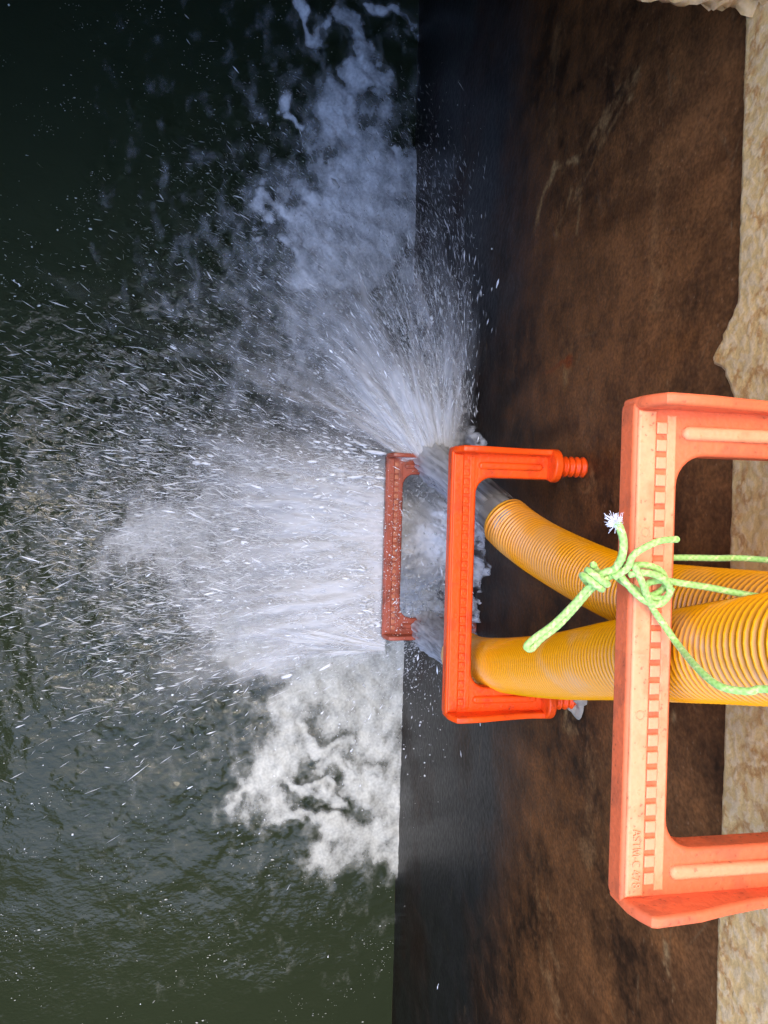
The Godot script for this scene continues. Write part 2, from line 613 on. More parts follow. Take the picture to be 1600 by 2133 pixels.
# ---------------------------------------------------------------- water
func churn(x: float, z: float) -> float:                # how disturbed the water is: 1 where the jets fall
	return clampf(1.35 - Vector2(x + 0.3, (z + 0.05) * 0.75).length() / 0.95, 0.12, 1.0)


func water() -> void:
	var mb := Mb.new()
	var f1 := noise(41, 5.0, 3)
	var f2 := noise(42, 36.0, 3)
	var f3 := noise(45, 48.0, 2)
	var nx := 430
	var nz := 860
	var w := nx + 1
	for j in nz + 1:
		for i in w:
			var x := -2.3 + 2.304 * pow(i / float(nx), 0.62)
			var z := -2.3 + 4.6 * j / nz
			var k := churn(x, z)
			var h := 0.009 * k * f1.get_noise_2d(x, z) + (0.0003 + 0.0036 * k * k * k) * f2.get_noise_2d(x * 0.8, z * 1.4)
			h += 0.0011 * smoothstep(0.2, 0.5, f1.get_noise_2d(x * 0.7 + 9.0, z * 0.9)) * f3.get_noise_2d(x, z * 1.5)
			mb.vert(Vector3(x, WATER + h, z), Vector3.UP, Color.WHITE, Vector2(x, z))
	grid_normals(mb, nx, nz, Vector3.UP)
	for j in nz:
		for i in nx:
			mb.quad(j * w + i, j * w + i + 1, (j + 1) * w + i + 1, (j + 1) * w + i)
	var m := mat(lin(0.024, 0.032, 0.016), 0.07, 0.30)
	m.resource_name = "turbid_water"
	m.uv1_scale = Vector3(2.6, 4.2, 1)
	m.heightmap_enabled = true
	m.heightmap_texture = noise_tex(43, 0.022, 0.0, 1.0, 1024, 4)
	m.heightmap_scale = 0.05
	tag(put("water", mb.mesh(), m), "dark green turbid water filling the chamber", "water", "", "structure")


# ---------------------------------------------------------------- steps
func plastic(col: Color, dirt: Color, seed_: int, rough: float) -> StandardMaterial3D:
	var s := 512
	var a := bytes(noise(seed_, 0.012, 5), s, s)
	var b := bytes(noise(seed_ + 1, 0.08, 4), s, s)
	var px := PackedByteArray()
	px.resize(s * s * 3)
	for k in s * s:
		var t := clampf(smoothstep(0.5, 0.85, a[k] / 255.0) * 0.55 + smoothstep(0.72, 0.9, b[k] / 255.0) * 0.55, 0, 1)
		var c := col.lerp(dirt, t)
		if b[k] < 50 and a[k] > 136:
			c = c.lerp(Color(0.35, 0.2, 0.12), 0.35)
		var g := 0.92 + 0.08 * b[k] / 255.0
		px[k * 3] = int(255 * c.r * g)
		px[k * 3 + 1] = int(255 * c.g * g)
		px[k * 3 + 2] = int(255 * c.b * g)
	var m := StandardMaterial3D.new()
	m.resource_name = "orange_plastic"
	m.albedo_texture = image_tex(px, s, s, Image.FORMAT_RGB8)
	m.uv1_triplanar = true
	m.uv1_scale = Vector3(4, 4, 4)
	m.roughness = rough
	m.metallic_specular = 0.36
	m.heightmap_enabled = true
	m.heightmap_texture = image_tex(b, s, s, Image.FORMAT_L8)
	m.heightmap_scale = 0.03
	return m


# one step iron: origin on the wall at tread height, tread towards -x
func step_iron(label: String, at: Vector3, m: Material, cleat_m: Material, lit_tops: Material, letters: String, letters_z: float) -> Node3D:
	var t := thing("step_iron", label, "ladder step", "plastic step irons down the wall")
	t.position = at
	var hw := 0.164
	var front := -0.1690
	var inner := -0.1375
	var lw := 0.036
	var pts := []
	pts.append(Vector2(-0.044, -hw))
	pts.append_array(arc(Vector2(front + 0.007, -hw + 0.007), 0.007, -PI / 2, -PI, 4))
	pts.append_array(arc(Vector2(front + 0.007, hw - 0.007), 0.007, PI, PI / 2, 4))
	pts.append(Vector2(-0.044, hw))
	pts.append(Vector2(-0.044, hw - lw))
	pts.append_array(arc(Vector2(inner + 0.02, hw - lw - 0.02), 0.02, PI / 2, PI, 7))
	pts.append_array(arc(Vector2(inner + 0.02, -hw + lw + 0.02), 0.02, PI, PI * 1.5, 7))
	pts.append(Vector2(-0.044, -hw + lw))
	var fr := Mb.new()
	slab(fr, PackedVector2Array(pts), -0.021, -0.0022, 0.003)
	put("frame", fr.mesh(), m, t)
	var nose := Mb.new()
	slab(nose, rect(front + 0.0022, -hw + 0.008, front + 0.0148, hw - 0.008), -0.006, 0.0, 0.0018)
	put("nosing", nose.mesh(), lit_tops, t)
	var rear := Mb.new()
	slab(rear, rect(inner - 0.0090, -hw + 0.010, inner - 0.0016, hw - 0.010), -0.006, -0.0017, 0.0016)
	put("rear_band", rear.mesh(), lit_tops, t)
	var cl := Mb.new()
	slab(cl, rect(-0.0036, -0.0038, 0.0036, 0.0038), -0.005, -0.0002, 0.0009)
	var cm := cl.mesh()
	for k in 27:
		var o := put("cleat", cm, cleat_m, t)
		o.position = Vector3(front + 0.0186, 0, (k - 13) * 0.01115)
	for s in [-1.0, 1.0]:
		# upright guard along the outside of each leg
		var g := Mb.new()
		var side := PackedVector2Array([Vector2(front + 0.001, -0.018), Vector2(front + 0.001, 0.003), Vector2(front + 0.004, 0.013), Vector2(front + 0.008, 0.0212), Vector2(front + 0.012, 0.0225), Vector2(-0.125, 0.020), Vector2(-0.105, 0.0155), Vector2(-0.08, 0.0115), Vector2(-0.06, 0.010), Vector2(-0.044, 0.0115), Vector2(-0.044, -0.018)])
		# outline lies in x, y; raised along z
		var xf := Transform3D(Basis(Vector3(1, 0, 0), Vector3(0, 0, s), Vector3(0, 1, 0)), Vector3(0, 0, s * (hw - 0.0072)))
		slab(g, side, 0.0, 0.0078, 0.0026, xf)
		put("foot_guard", g.mesh(), m, t)
		var rb := Mb.new()
		var pill := []
		var zc: float = s * (hw - 0.0215)
		pill.append_array(arc(Vector2(-0.131, zc), 0.0046, PI / 2, PI * 1.5, 8))
		pill.append_array(arc(Vector2(-0.058, zc), 0.0046, -PI / 2, PI / 2, 8))
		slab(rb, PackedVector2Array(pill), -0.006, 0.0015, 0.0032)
		put("leg_rib", rb.mesh(), lit_tops, t)
		# collar that bears on the wall, then the ribbed shank
		var co := Mb.new()
		var oval := []
		oval.append_array(arc(Vector2(-0.008, 0), 0.016, PI * 0.5, PI * 1.5, 10))
		oval.append_array(arc(Vector2(0.010, 0), 0.0205, -PI * 0.5, PI * 0.5, 10))
		var cxf := Transform3D(Basis(Vector3(0, 1, 0), Vector3(1, 0, 0), Vector3(0, 0, 1)), Vector3(-0.047, -0.006, s * (hw - 0.019)))
		slab(co, PackedVector2Array(oval), 0.0, 0.011, 0.003, cxf)
		put("collar", co.mesh(), m, t)
		var sh := Mb.new()
		var path := PackedVector3Array()
		for k in 49:
			path.append(Vector3(-0.040 + 0.062 * k / 48.0, -0.006, s * (hw - 0.019)))
		sweep(sh, path, 20, func(k, _a): return [0.0118 + 0.0014 * sin(k * TAU / 6.0), Color.WHITE])
		put("shank", sh.mesh(), m, t)
	# cast lettering, reading along the tread
	var tm := TextMesh.new()
	var font := SystemFont.new()
	font.font_names = PackedStringArray(["Droid Sans"])
	tm.font = font
	tm.text = letters
	tm.font_size = 32
	tm.pixel_size = 0.00022
	tm.depth = 0.0014
	var lt := put("lettering", tm, cleat_m, t)
	lt.transform = Transform3D(Basis(Vector3(0, 0, 1), Vector3(1, 0, 0), Vector3(0, 1, 0)), Vector3(front + 0.0086, 0.0003, letters_z))
	for z in [-0.078, 0.039]:
		var ring := Mb.new()
		var pth := PackedVector3Array()
		for k in 21:
			pth.append(Vector3(front + 0.0086 + 0.0028 * cos(TAU * k / 20), 0.0001, z + 0.0028 * sin(TAU * k / 20)))
		sweep(ring, pth, 6, func(_k, _a): return [0.00035, Color.WHITE], false)
		put("mould_mark", ring.mesh(), cleat_m, t)
	return t


func steps() -> void:
	var faded := plastic(lin(0.80, 0.150, 0.048), lin(0.46, 0.10, 0.04), 51, 0.5)
	var lit_tops := plastic(lin(0.84, 0.30, 0.125), lin(0.74, 0.17, 0.06), 59, 0.55)  # paler orange for raised tops: the daylight on them is put into the colour
	var lit_cleats := plastic(lin(0.84, 0.29, 0.125), lin(0.70, 0.19, 0.08), 61, 0.55)  # cleats of the top step, with the same daylight in their colour
	var fresh := plastic(lin(0.95, 0.085, 0.006), lin(0.50, 0.042, 0.008), 53, 0.36)
	var wet := plastic(lin(0.36, 0.085, 0.045), lin(0.12, 0.04, 0.025), 55, 0.2)
	var wet_c := plastic(lin(0.46, 0.15, 0.07), lin(0.3, 0.09, 0.05), 57, 0.3)
	step_iron("faded salmon orange plastic step nearest the top, green rope tied round it", Vector3(0, 1.4827, 0), faded, lit_cleats, lit_tops, "ASTM-C 478", 0.131)
	step_iron("bright orange plastic step in the middle, above the hose mouths", Vector3(0, 1.0566, 0), fresh, fresh, fresh, "M P C", -0.118)
	step_iron("wet brownish red plastic step hit by the water jets, lowest of the steps", Vector3(0, 0.6305, -0.0195), wet, wet_c, wet, "M P C", -0.118)


# pale mortar squeezed out round the lower shank of the middle step
func mortar() -> void:
	var mb := Mb.new()
	var n1 := noise(171, 60.0, 4)
	var na := 40
	var nr := 16
	for j in nr + 1:
		for i in na + 1:
			var a := TAU * i / na
			var t := j / float(nr)
			var edge := 0.021 + 0.011 * n1.get_noise_2d(cos(a) * 0.02, sin(a) * 0.02) + 0.006 * cos(a - 0.6)
			var hgt := 0.016 * (1.0 - t * t) * (0.75 + 0.7 * n1.get_noise_2d(cos(a) * t * 0.03, sin(a) * t * 0.03))
			mb.vert(Vector3(-hgt + 0.002, 1.048 + cos(a) * edge * t * 1.1, 0.145 + sin(a) * edge * t), Vector3(-1, 0, 0))
	grid_normals(mb, na, nr, Vector3(-1, 0, 0))
	for j in nr:
		for i in na:
			mb.quad(j * (na + 1) + i, j * (na + 1) + i + 1, (j + 1) * (na + 1) + i + 1, (j + 1) * (na + 1) + i)
	var m := mat(lin(0.30, 0.25, 0.18), 0.85, 0.3)
	m.resource_name = "mortar"
	m.heightmap_enabled = true
	m.uv1_triplanar = true
	m.uv1_scale = Vector3(9, 9, 9)
	m.heightmap_texture = noise_tex(172, 0.05, 0.0, 1.0, 256)
	m.heightmap_scale = 0.15
	tag(put("mortar_patch", mb.mesh(), m), "pale mortar lump where the middle step enters the wall below the front hose", "mortar")


# ---------------------------------------------------------------- hoses
func hose(label: String, pts: Array, pitch: float, dusty: float, seed_: int) -> Node3D:
	var t := thing("suction_hose", label, "hose", "yellow ribbed suction hoses")
	var path := even(bez(pts, 16), pitch / 8.0)
	var r0 := 0.0315
	var dn := noise(seed_, 22.0, 4)
	var mb := Mb.new()
	var cnt := path.size()
	var len := pitch / 8.0
	var shape := func(k: int, a: float) -> Array:
		var ph := fposmod(k / 8.0 + a / TAU, 1.0)
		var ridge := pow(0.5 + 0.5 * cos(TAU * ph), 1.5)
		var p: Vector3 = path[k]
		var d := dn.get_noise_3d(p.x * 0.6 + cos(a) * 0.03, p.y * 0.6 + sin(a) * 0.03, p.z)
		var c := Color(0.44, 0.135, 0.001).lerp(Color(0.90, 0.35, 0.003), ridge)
		var dust := clampf(smoothstep(0.0, 0.45, d) * 0.6 * dusty * (1.0 - 0.6 * ridge), 0, 1)
		c = c.lerp(Color(0.50, 0.30, 0.16), dust)
		var mouth := smoothstep(0.24, 0.02, k * len) * smoothstep(-0.45, 0.3, d) * dusty
		c = c.lerp(Color(0.42, 0.26, 0.13), mouth * 0.75)
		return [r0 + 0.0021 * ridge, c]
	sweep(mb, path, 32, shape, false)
	var m := StandardMaterial3D.new()
	m.resource_name = "yellow_hose_plastic"
	m.vertex_color_use_as_albedo = true
	m.roughness = 0.30
	m.metallic_specular = 0.5
	m.subsurf_scatter_enabled = false
	put("ribbed_wall", mb.mesh(), m, t)
	# inside and cut rim
	var inn := Mb.new()
	sweep(inn, path.slice(0, 160), 24, func(_k, _a): return [0.0272, Color.WHITE], false)
	for k in inn.n.size():
		inn.n[k] = -inn.n[k]
	put("bore", inn.mesh(), mat(lin(0.25, 0.12, 0.02), 0.4), t)
	var rim := Mb.new()
	var tan := (path[0] - path[1]).normalized()
	var x := tan.cross(Vector3(0.31, 0.2, 0.93)).normalized()
	var y := tan.cross(x)
	var ring := PackedVector3Array()
	for k in 41:
		ring.append(path[0] + (x * cos(TAU * k / 40) + y * sin(TAU * k / 40)) * 0.0295)
	sweep(rim, ring, 8, func(_k, _a): return [0.0026, Color.WHITE], false)
	put("cut_rim", rim.mesh(), mat(lin(0.62, 0.30, 0.02), 0.4), t)
	return t


var mouth_a := Vector3(-0.082, 1.005, -0.075)
var mouth_b := Vector3(-0.098, 0.885, 0.121)
var hit_a := Vector3(-0.084, 0.640, -0.170)
var hit_b := Vector3(-0.084, 0.640, 0.130)


func hoses() -> void:
	hose("yellow ribbed hose behind, its open mouth pointing left of the middle step", [mouth_a, Vector3(-0.072, 1.031, -0.060), Vector3(-0.060, 1.085, -0.042), Vector3(-0.050, 1.184, -0.023), Vector3(-0.045, 1.274, -0.013), Vector3(-0.042, 1.36, -0.014), Vector3(-0.042, 1.50, -0.020), Vector3(-0.040, 1.70, -0.03), Vector3(-0.02, 1.82, -0.035), Vector3(0.06, 1.875, -0.04), Vector3(0.25, 1.862, -0.05), Vector3(0.9, 1.858, -0.12)], 0.0062, 0.35, 71)
	hose("dusty yellow ribbed hose in front, passing under the top step", [mouth_b, Vector3(-0.095, 0.945, 0.119), Vector3(-0.092, 1.06, 0.100), Vector3(-0.092, 1.20, 0.070), Vector3(-0.097, 1.34, 0.034), Vector3(-0.098, 1.43, 0.012), Vector3(-0.100, 1.50, -0.005), Vector3(-0.100, 1.58, -0.022), Vector3(-0.09, 1.70, -0.03), Vector3(-0.075, 1.85, 0.0), Vector3(0.0, 1.925, 0.03), Vector3(0.16, 1.885, 0.08), Vector3(0.3, 1.862, 0.10), Vector3(0.9, 1.858, 0.16)], 0.0060, 1.0, 73)


# ---------------------------------------------------------------- rope
func strand(called: String, parent: Node, pts: Array, r: float, m: Material, cap := true) -> void:
	var path := even(bez(pts, 14), 0.0009)
	var mb := Mb.new()
	var ph := rng.randf() * TAU
	var shape := func(k: int, a: float) -> Array:
		var s := k * 0.0009
		var p := sin(3.0 * a + s * 1500.0 + ph)
		var q := sin(3.0 * a - s * 1500.0 + ph)
		var bump := maxf(p, q)
		var c := Color(0.19, 0.38, 0.045).lerp(Color(0.33, 0.51, 0.115), 0.5 + 0.5 * bump)
		var fl := fposmod(s / 0.013 + a / TAU * 1.0, 1.0)       # paler tracer yarn that comes round every turn
		if fl < 0.30 and p > 0.1:
			c = c.lerp(Color(0.60, 0.60, 0.20), 0.7)
		return [r * (1.0 + 0.05 * bump), c]
	sweep(mb, path, 18, shape, cap)
	put(called, mb.mesh(), m, parent)


func rope() -> void:
	var m := StandardMaterial3D.new()
	m.resource_name = "green_braided_cord"
	m.vertex_color_use_as_albedo = true
	m.roughness = 0.6
	m.rim_enabled = true
	m.rim = 0.3
	var t := thing("tied_rope", "lime green braided rope knotted round the top step", "rope")
	var r := 0.0021
	var y := 1.4827
	strand("standing_line", t, [Vector3(0.3, 1.838, 0.01), Vector3(0.05, 1.834, -0.02), Vector3(-0.012, 1.80, -0.045), Vector3(-0.03, 1.60, -0.058), Vector3(-0.068, 1.478, -0.061), Vector3(-0.101, 1.466, -0.061), Vector3(-0.132, 1.457, -0.060), Vector3(-0.155, 1.457, -0.056), Vector3(-0.172, 1.462, -0.052), Vector3(-0.1755, 1.478, -0.048), Vector3(-0.170, 1.4862, -0.043), Vector3(-0.158, 1.4862, -0.038), Vector3(-0.1485, 1.487, -0.044), Vector3(-0.1535, 1.4915, -0.0535), Vector3(-0.166, 1.4925, -0.058), Vector3(-0.178, 1.488, -0.056)], r, m)
	strand("standing_line", t, [Vector3(0.3, 1.838, 0.06), Vector3(0.04, 1.832, 0.0), Vector3(-0.02, 1.74, -0.03), Vector3(-0.052, 1.58, -0.04), Vector3(-0.084, 1.508, -0.039), Vector3(-0.103, 1.499, -0.041), Vector3(-0.120, 1.494, -0.044), Vector3(-0.139, 1.491, -0.0465), Vector3(-0.152, 1.4885, -0.048), Vector3(-0.161, 1.4865, -0.045), Vector3(-0.160, 1.488, -0.038), Vector3(-0.151, 1.492, -0.037), Vector3(-0.1475, 1.4935, -0.044)], r, m)
	strand("slack_line", t, [Vector3(-0.176, 1.498, -0.058), Vector3(-0.1705, 1.4985, -0.047), Vector3(-0.164, 1.4945, -0.037), Vector3(-0.157, 1.490, -0.029), Vector3(-0.150, 1.490, -0.020), Vector3(-0.146, 1.500, -0.009), Vector3(-0.152, 1.530, -0.001), Vector3(-0.152, 1.550, 0.004), Vector3(-0.144, 1.562, 0.004), Vector3(-0.134, 1.575, 0.001), Vector3(-0.11, 1.66, 0.0), Vector3(-0.04, 1.82, 0.05), Vector3(0.06, 1.836, 0.09), Vector3(0.3, 1.836, 0.12)], r, m)
	strand("loop_of_knot", t, [Vector3(-0.178, 1.4955, -0.052), Vector3(-0.170, 1.4975, -0.0535), Vector3(-0.159, 1.4965, -0.0515), Vector3(-0.151, 1.495, -0.046), Vector3(-0.1495, 1.4935, -0.0395), Vector3(-0.156, 1.4935, -0.0335), Vector3(-0.165, 1.493, -0.0355), Vector3(-0.1725, 1.4925, -0.041), Vector3(-0.1785, 1.491, -0.048), Vector3(-0.183, 1.489, -0.056), Vector3(-0.181, 1.4935, -0.062)], r, m)
	strand("upright_tail", t, [Vector3(-0.186, 1.4875, -0.0505), Vector3(-0.1845, 1.4925, -0.057), Vector3(-0.1832, 1.496, -0.064), Vector3(-0.1835, 1.4975, -0.073), Vector3(-0.1865, 1.4975, -0.0815), Vector3(-0.1885, 1.4965, -0.0835)], r * 1.15, m)
	strand("cut_tail", t, [Vector3(-0.186, 1.492, -0.05), Vector3(-0.180, 1.4965, -0.056), Vector3(-0.177, 1.498, -0.064), Vector3(-0.170, 1.500, -0.0695), Vector3(-0.160, 1.500, -0.0735), Vector3(-0.147, 1.497, -0.0745)], r, m)
	# the doubled loop that hangs in front of the tread
	var bight := [Vector3(-0.1850, 1.490, -0.0545), Vector3(-0.192, 1.4885, -0.052), Vector3(-0.1992, 1.484, -0.0425), Vector3(-0.2065, 1.478, -0.0305), Vector3(-0.2165, 1.4725, -0.0178), Vector3(-0.2275, 1.469, -0.0085), Vector3(-0.2325, 1.468, -0.0030), Vector3(-0.2285, 1.4665, -0.0010), Vector3(-0.2225, 1.4675, -0.0075), Vector3(-0.2125, 1.4705, -0.0165), Vector3(-0.2035, 1.475, -0.0285), Vector3(-0.1958, 1.481, -0.0410), Vector3(-0.188, 1.486, -0.049), Vector3(-0.180, 1.4875, -0.0515)]
	strand("hanging_loop", t, bight, r, m)
	# wraps of the overhand knot round that loop
	for q in [[0.0, 0.0], [0.0052, 1.1]]:
		var ring := []
		var ax := Vector3(-0.55, -0.2, 0.62).normalized()
		var e1 := ax.cross(Vector3.UP).normalized()
		var e2 := ax.cross(e1)
		var c0: Vector3 = Vector3(-0.1935, 1.4868, -0.0505) + ax * float(q[0])
		for k in 13:
			var a := TAU * k / 11.0 + float(q[1])
			ring.append(c0 + (e1 * cos(a) * 1.2 + e2 * sin(a)) * 0.0062 + ax * (k / 11.0 - 0.5) * 0.005)
		strand("knot_wrap", t, ring, r, m)
	# frayed white end
	var fr := Mb.new()
	for k in 420:
		var d := Vector3(rng.randfn(-0.6, 0.5), rng.randfn(0.2, 0.5), rng.randfn(-0.55, 0.5)).normalized()
		var p := Vector3(-0.1882, 1.4966, -0.0832) + Vector3(rng.randfn(0, 0.0008), rng.randfn(0, 0.0008), rng.randfn(0, 0.0008))
		var l := rng.randf_range(0.0012, 0.0046)
		var bend := Vector3(rng.randfn(-0.0004, 0.0015), rng.randfn(0, 0.0015), rng.randfn(-0.0004, 0.0015))
		sweep(fr, even(bez([p, p + d * l * 0.5 + bend * 0.4, p + d * l + bend], 3), 0.0009), 4, func(_k, _a): return [0.00013, Color.WHITE], false)
	put("frayed_end", fr.mesh(), mat(lin(0.80, 0.76, 0.74), 0.9, 0.2), t)


# ---------------------------------------------------------------- moving water
func jet(label: String, a: Vector3, b: Vector3, back: Vector3, seed_: int) -> void:
	var nn := noise(seed_, 1.0, 3)
	var path := even(bez([a + back * 0.03, a, a.lerp(b, 0.5) + Vector3(0, 0.012, 0), b], 20), 0.004)
	var cnt := path.size()
	var mb := Mb.new()
	var shape := func(k: int, ang: float) -> Array:
		var t := k / float(cnt)
		var r := 0.0268 - 0.002 * t + 0.0028 * nn.get_noise_3d(cos(ang) * 4.6, sin(ang) * 4.6, t * 0.8) * (0.3 + t) + 0.010 * smoothstep(0.6, 1.0, t) * nn.get_noise_3d(cos(ang) * 3.0, sin(ang) * 3.0, 9.0 + t * 5.0)
		var g := 0.34 + 0.34 * nn.get_noise_3d(cos(ang) * 7.5, sin(ang) * 7.5, 30.0 + t * 0.9) + 0.16 * smoothstep(0.4, 1.0, t)
		return [r, Color(g, g * 0.99, g * 0.97)]
	sweep(mb, path, 40, shape)
	var m := StandardMaterial3D.new()
	m.resource_name = "jet_water"
	m.vertex_color_use_as_albedo = true
	m.roughness = 0.6
	m.metallic_specular = 0.3
	m.backlight_enabled = true
	m.backlight = Color(0.5, 0.5, 0.5)
	var outer := Mb.new()
	var shell := func(k: int, ang: float) -> Array:
		var t := k / float(cnt)
		var q := nn.get_noise_3d(cos(ang) * 9.0, sin(ang) * 9.0, 60.0 + t * 2.5)
		var r := 0.0295 + 0.004 * q + 0.009 * t * t * (0.6 + nn.get_noise_3d(cos(ang) * 3.0, sin(ang) * 3.0, 70.0 + t * 4.0))
		return [r, Color(0.66, 0.66, 0.66, clampf(0.38 + 0.9 * q + 0.3 * t, 0.0, 0.85) * smoothstep(0.10, 0.14, t))]
	sweep(outer, path, 64, shell, false)
	var om := StandardMaterial3D.new()
	om.resource_name = "torn_jet_water"
	om.vertex_color_use_as_albedo = true
	om.transparency = BaseMaterial3D.TRANSPARENCY_ALPHA
	om.roughness = 0.5
	om.backlight_enabled = true
	om.backlight = Color(0.7, 0.7, 0.7)
	var jt := put("water_jet", mb.mesh(), m)
	put("torn_surface", outer.mesh(), om, jt)
	tag(jt, label, "water jet", "water jets from the hoses")


func jets() -> void:
	jet("smooth grey water jet from the rear hose onto the left leg of the lowest step", mouth_a, hit_a, Vector3(0.3, 0.8, 0.45), 81)
	jet("grey water jet from the front hose onto the right leg of the lowest step", mouth_b, hit_b, Vector3(0, 1, 0), 82)


func stretched(f: FastNoiseLite, w: int, h: int, by: float) -> PackedByteArray:      # noise drawn out along the second axis
	var im := f.get_image(w, int(h / by), false, false, true)
	im.resize(w, h, Image.INTERPOLATE_CUBIC)
	im.convert(Image.FORMAT_L8)
	return im.get_data()


# foam: a lacy sheet on the water; capsules [x, z, x, z, radius] say where it gathers
func foam_sheet(label: String, caps: Array, x0: float, x1: float, z0: float, z1: float, seed_: int, lace: float, haze: Array, tint: Color) -> void:  # tint: paler where less light reaches, the difference put into the colour
	var px := 0.0017
	var tw := int((x1 - x0) / px)
	var th := int((z1 - z0) / px)
	var cw := 100
	var ch := int(cw * (z1 - z0) / (x1 - x0))
	var coarse := Image.create_empty(cw, ch, false, Image.FORMAT_RF)
	for j in ch:
		for i in cw:
			var q := Vector2(lerpf(x0, x1, i / float(cw - 1)), lerpf(z0, z1, j / float(ch - 1)))
			var s := 0.0
			for c in caps:
				var d := q.distance_to(Geometry2D.get_closest_point_to_segment(q, Vector2(c[0], c[1]), Vector2(c[2], c[3]))) / float(c[4])
				s = maxf(s, 1.25 * exp(-0.55 * d * d))
			for hz in haze:
				var d := Vector2((q.x - hz[0]) / hz[2], (q.y - hz[1]) / hz[3]).length()
				s = maxf(s, hz[4] * exp(-d * d))
			coarse.set_pixel(i, j, Color(s, 0, 0))
	var wx := noise(seed_, 0.010, 4)
	var a := stretched(noise(seed_ + 2, 0.030, 5), tw, th, 1.7)
	var wa := bytes(wx, tw, th)
	var wb := bytes(noise(seed_ + 1, 0.010, 4), tw, th)
	var cell := noise(seed_ + 3, 0.026, 2, FastNoiseLite.TYPE_CELLULAR)
	cell.cellular_return_type = FastNoiseLite.RETURN_DISTANCE2_SUB
	cell.domain_warp_enabled = true
	cell.domain_warp_amplitude = 26.0
	cell.domain_warp_frequency = 0.02
	var lc := stretched(cell, tw, th, 2.0)
	var fine := bytes(noise(seed_ + 5, 0.17, 3), tw, th)
	coarse.resize(tw / 2, th / 2, Image.INTERPOLATE_CUBIC)
	var cf := coarse.get_data().to_float32_array()
	var hw := tw / 2
	var hh := th / 2
	var col := PackedByteArray()
	col.resize(tw * th * 4)
	for y in th:
		for x in tw:
			var k := y * tw + x
			var ox := x / 2 + (wa[k] - 128) / 255.0 * 42.0
			var oy := y / 2 + (wb[k] - 128) / 255.0 * 42.0
			var s := cf[clampi(int(oy), 0, hh - 1) * hw + clampi(int(ox), 0, hw - 1)]
			var n := a[k] / 255.0
			var l := 1.0 - lc[k] / 255.0
			var f := fine[k] / 255.0
			var t := s + (n - 0.5) * 0.66 + (l - 0.55) * lace + (f - 0.5) * 0.16 - 0.5
			var al := smoothstep(-0.34, 1.0, t)
			var base := 0.82 + 0.08 * f + 0.10 * n
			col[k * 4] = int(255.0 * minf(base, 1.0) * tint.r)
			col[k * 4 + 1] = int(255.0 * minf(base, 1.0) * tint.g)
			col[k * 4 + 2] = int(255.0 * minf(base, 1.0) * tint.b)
			col[k * 4 + 3] = int(255.0 * al * (0.86 + 0.14 * f))
	var m := StandardMaterial3D.new()
	m.resource_name = "foam"
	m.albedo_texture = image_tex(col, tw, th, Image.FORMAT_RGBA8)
	m.transparency = BaseMaterial3D.TRANSPARENCY_ALPHA
	m.roughness = 0.7
	m.texture_repeat = false
	m.heightmap_enabled = true
	m.heightmap_texture = image_tex(fine, tw, th, Image.FORMAT_L8)
	m.heightmap_scale = 0.10
	var mb := Mb.new()
	var nx := 110
	var nz := int(110 * (z1 - z0) / (x1 - x0))
	var w := nx + 1
	var hn := noise(seed_ + 7, 16.0, 4)
	for j in nz + 1:
		for i in w:
			var fx := i / float(nx)
			var fz := j / float(nz)
			var x := lerpf(x0, x1, fx)
			var z := lerpf(z0, z1, fz)
			var s := cf[clampi(int(fz * hh), 0, hh - 1) * hw + clampi(int(fx * hw), 0, hw - 1)]
			mb.vert(Vector3(x, 0.019 + 0.010 * minf(s, 1.0) + 0.012 * hn.get_noise_2d(x, z) * minf(s, 1.0), z), Vector3.UP, Color.WHITE, Vector2(fx, fz))
	grid_normals(mb, nx, nz, Vector3.UP)
	for j in nz:
		for i in nx:
			mb.quad(j * w + i, j * w + i + 1, (j + 1) * w + i + 1, (j + 1) * w + i)
	tag(put("foam", mb.mesh(), m), label, "foam", "", "stuff")


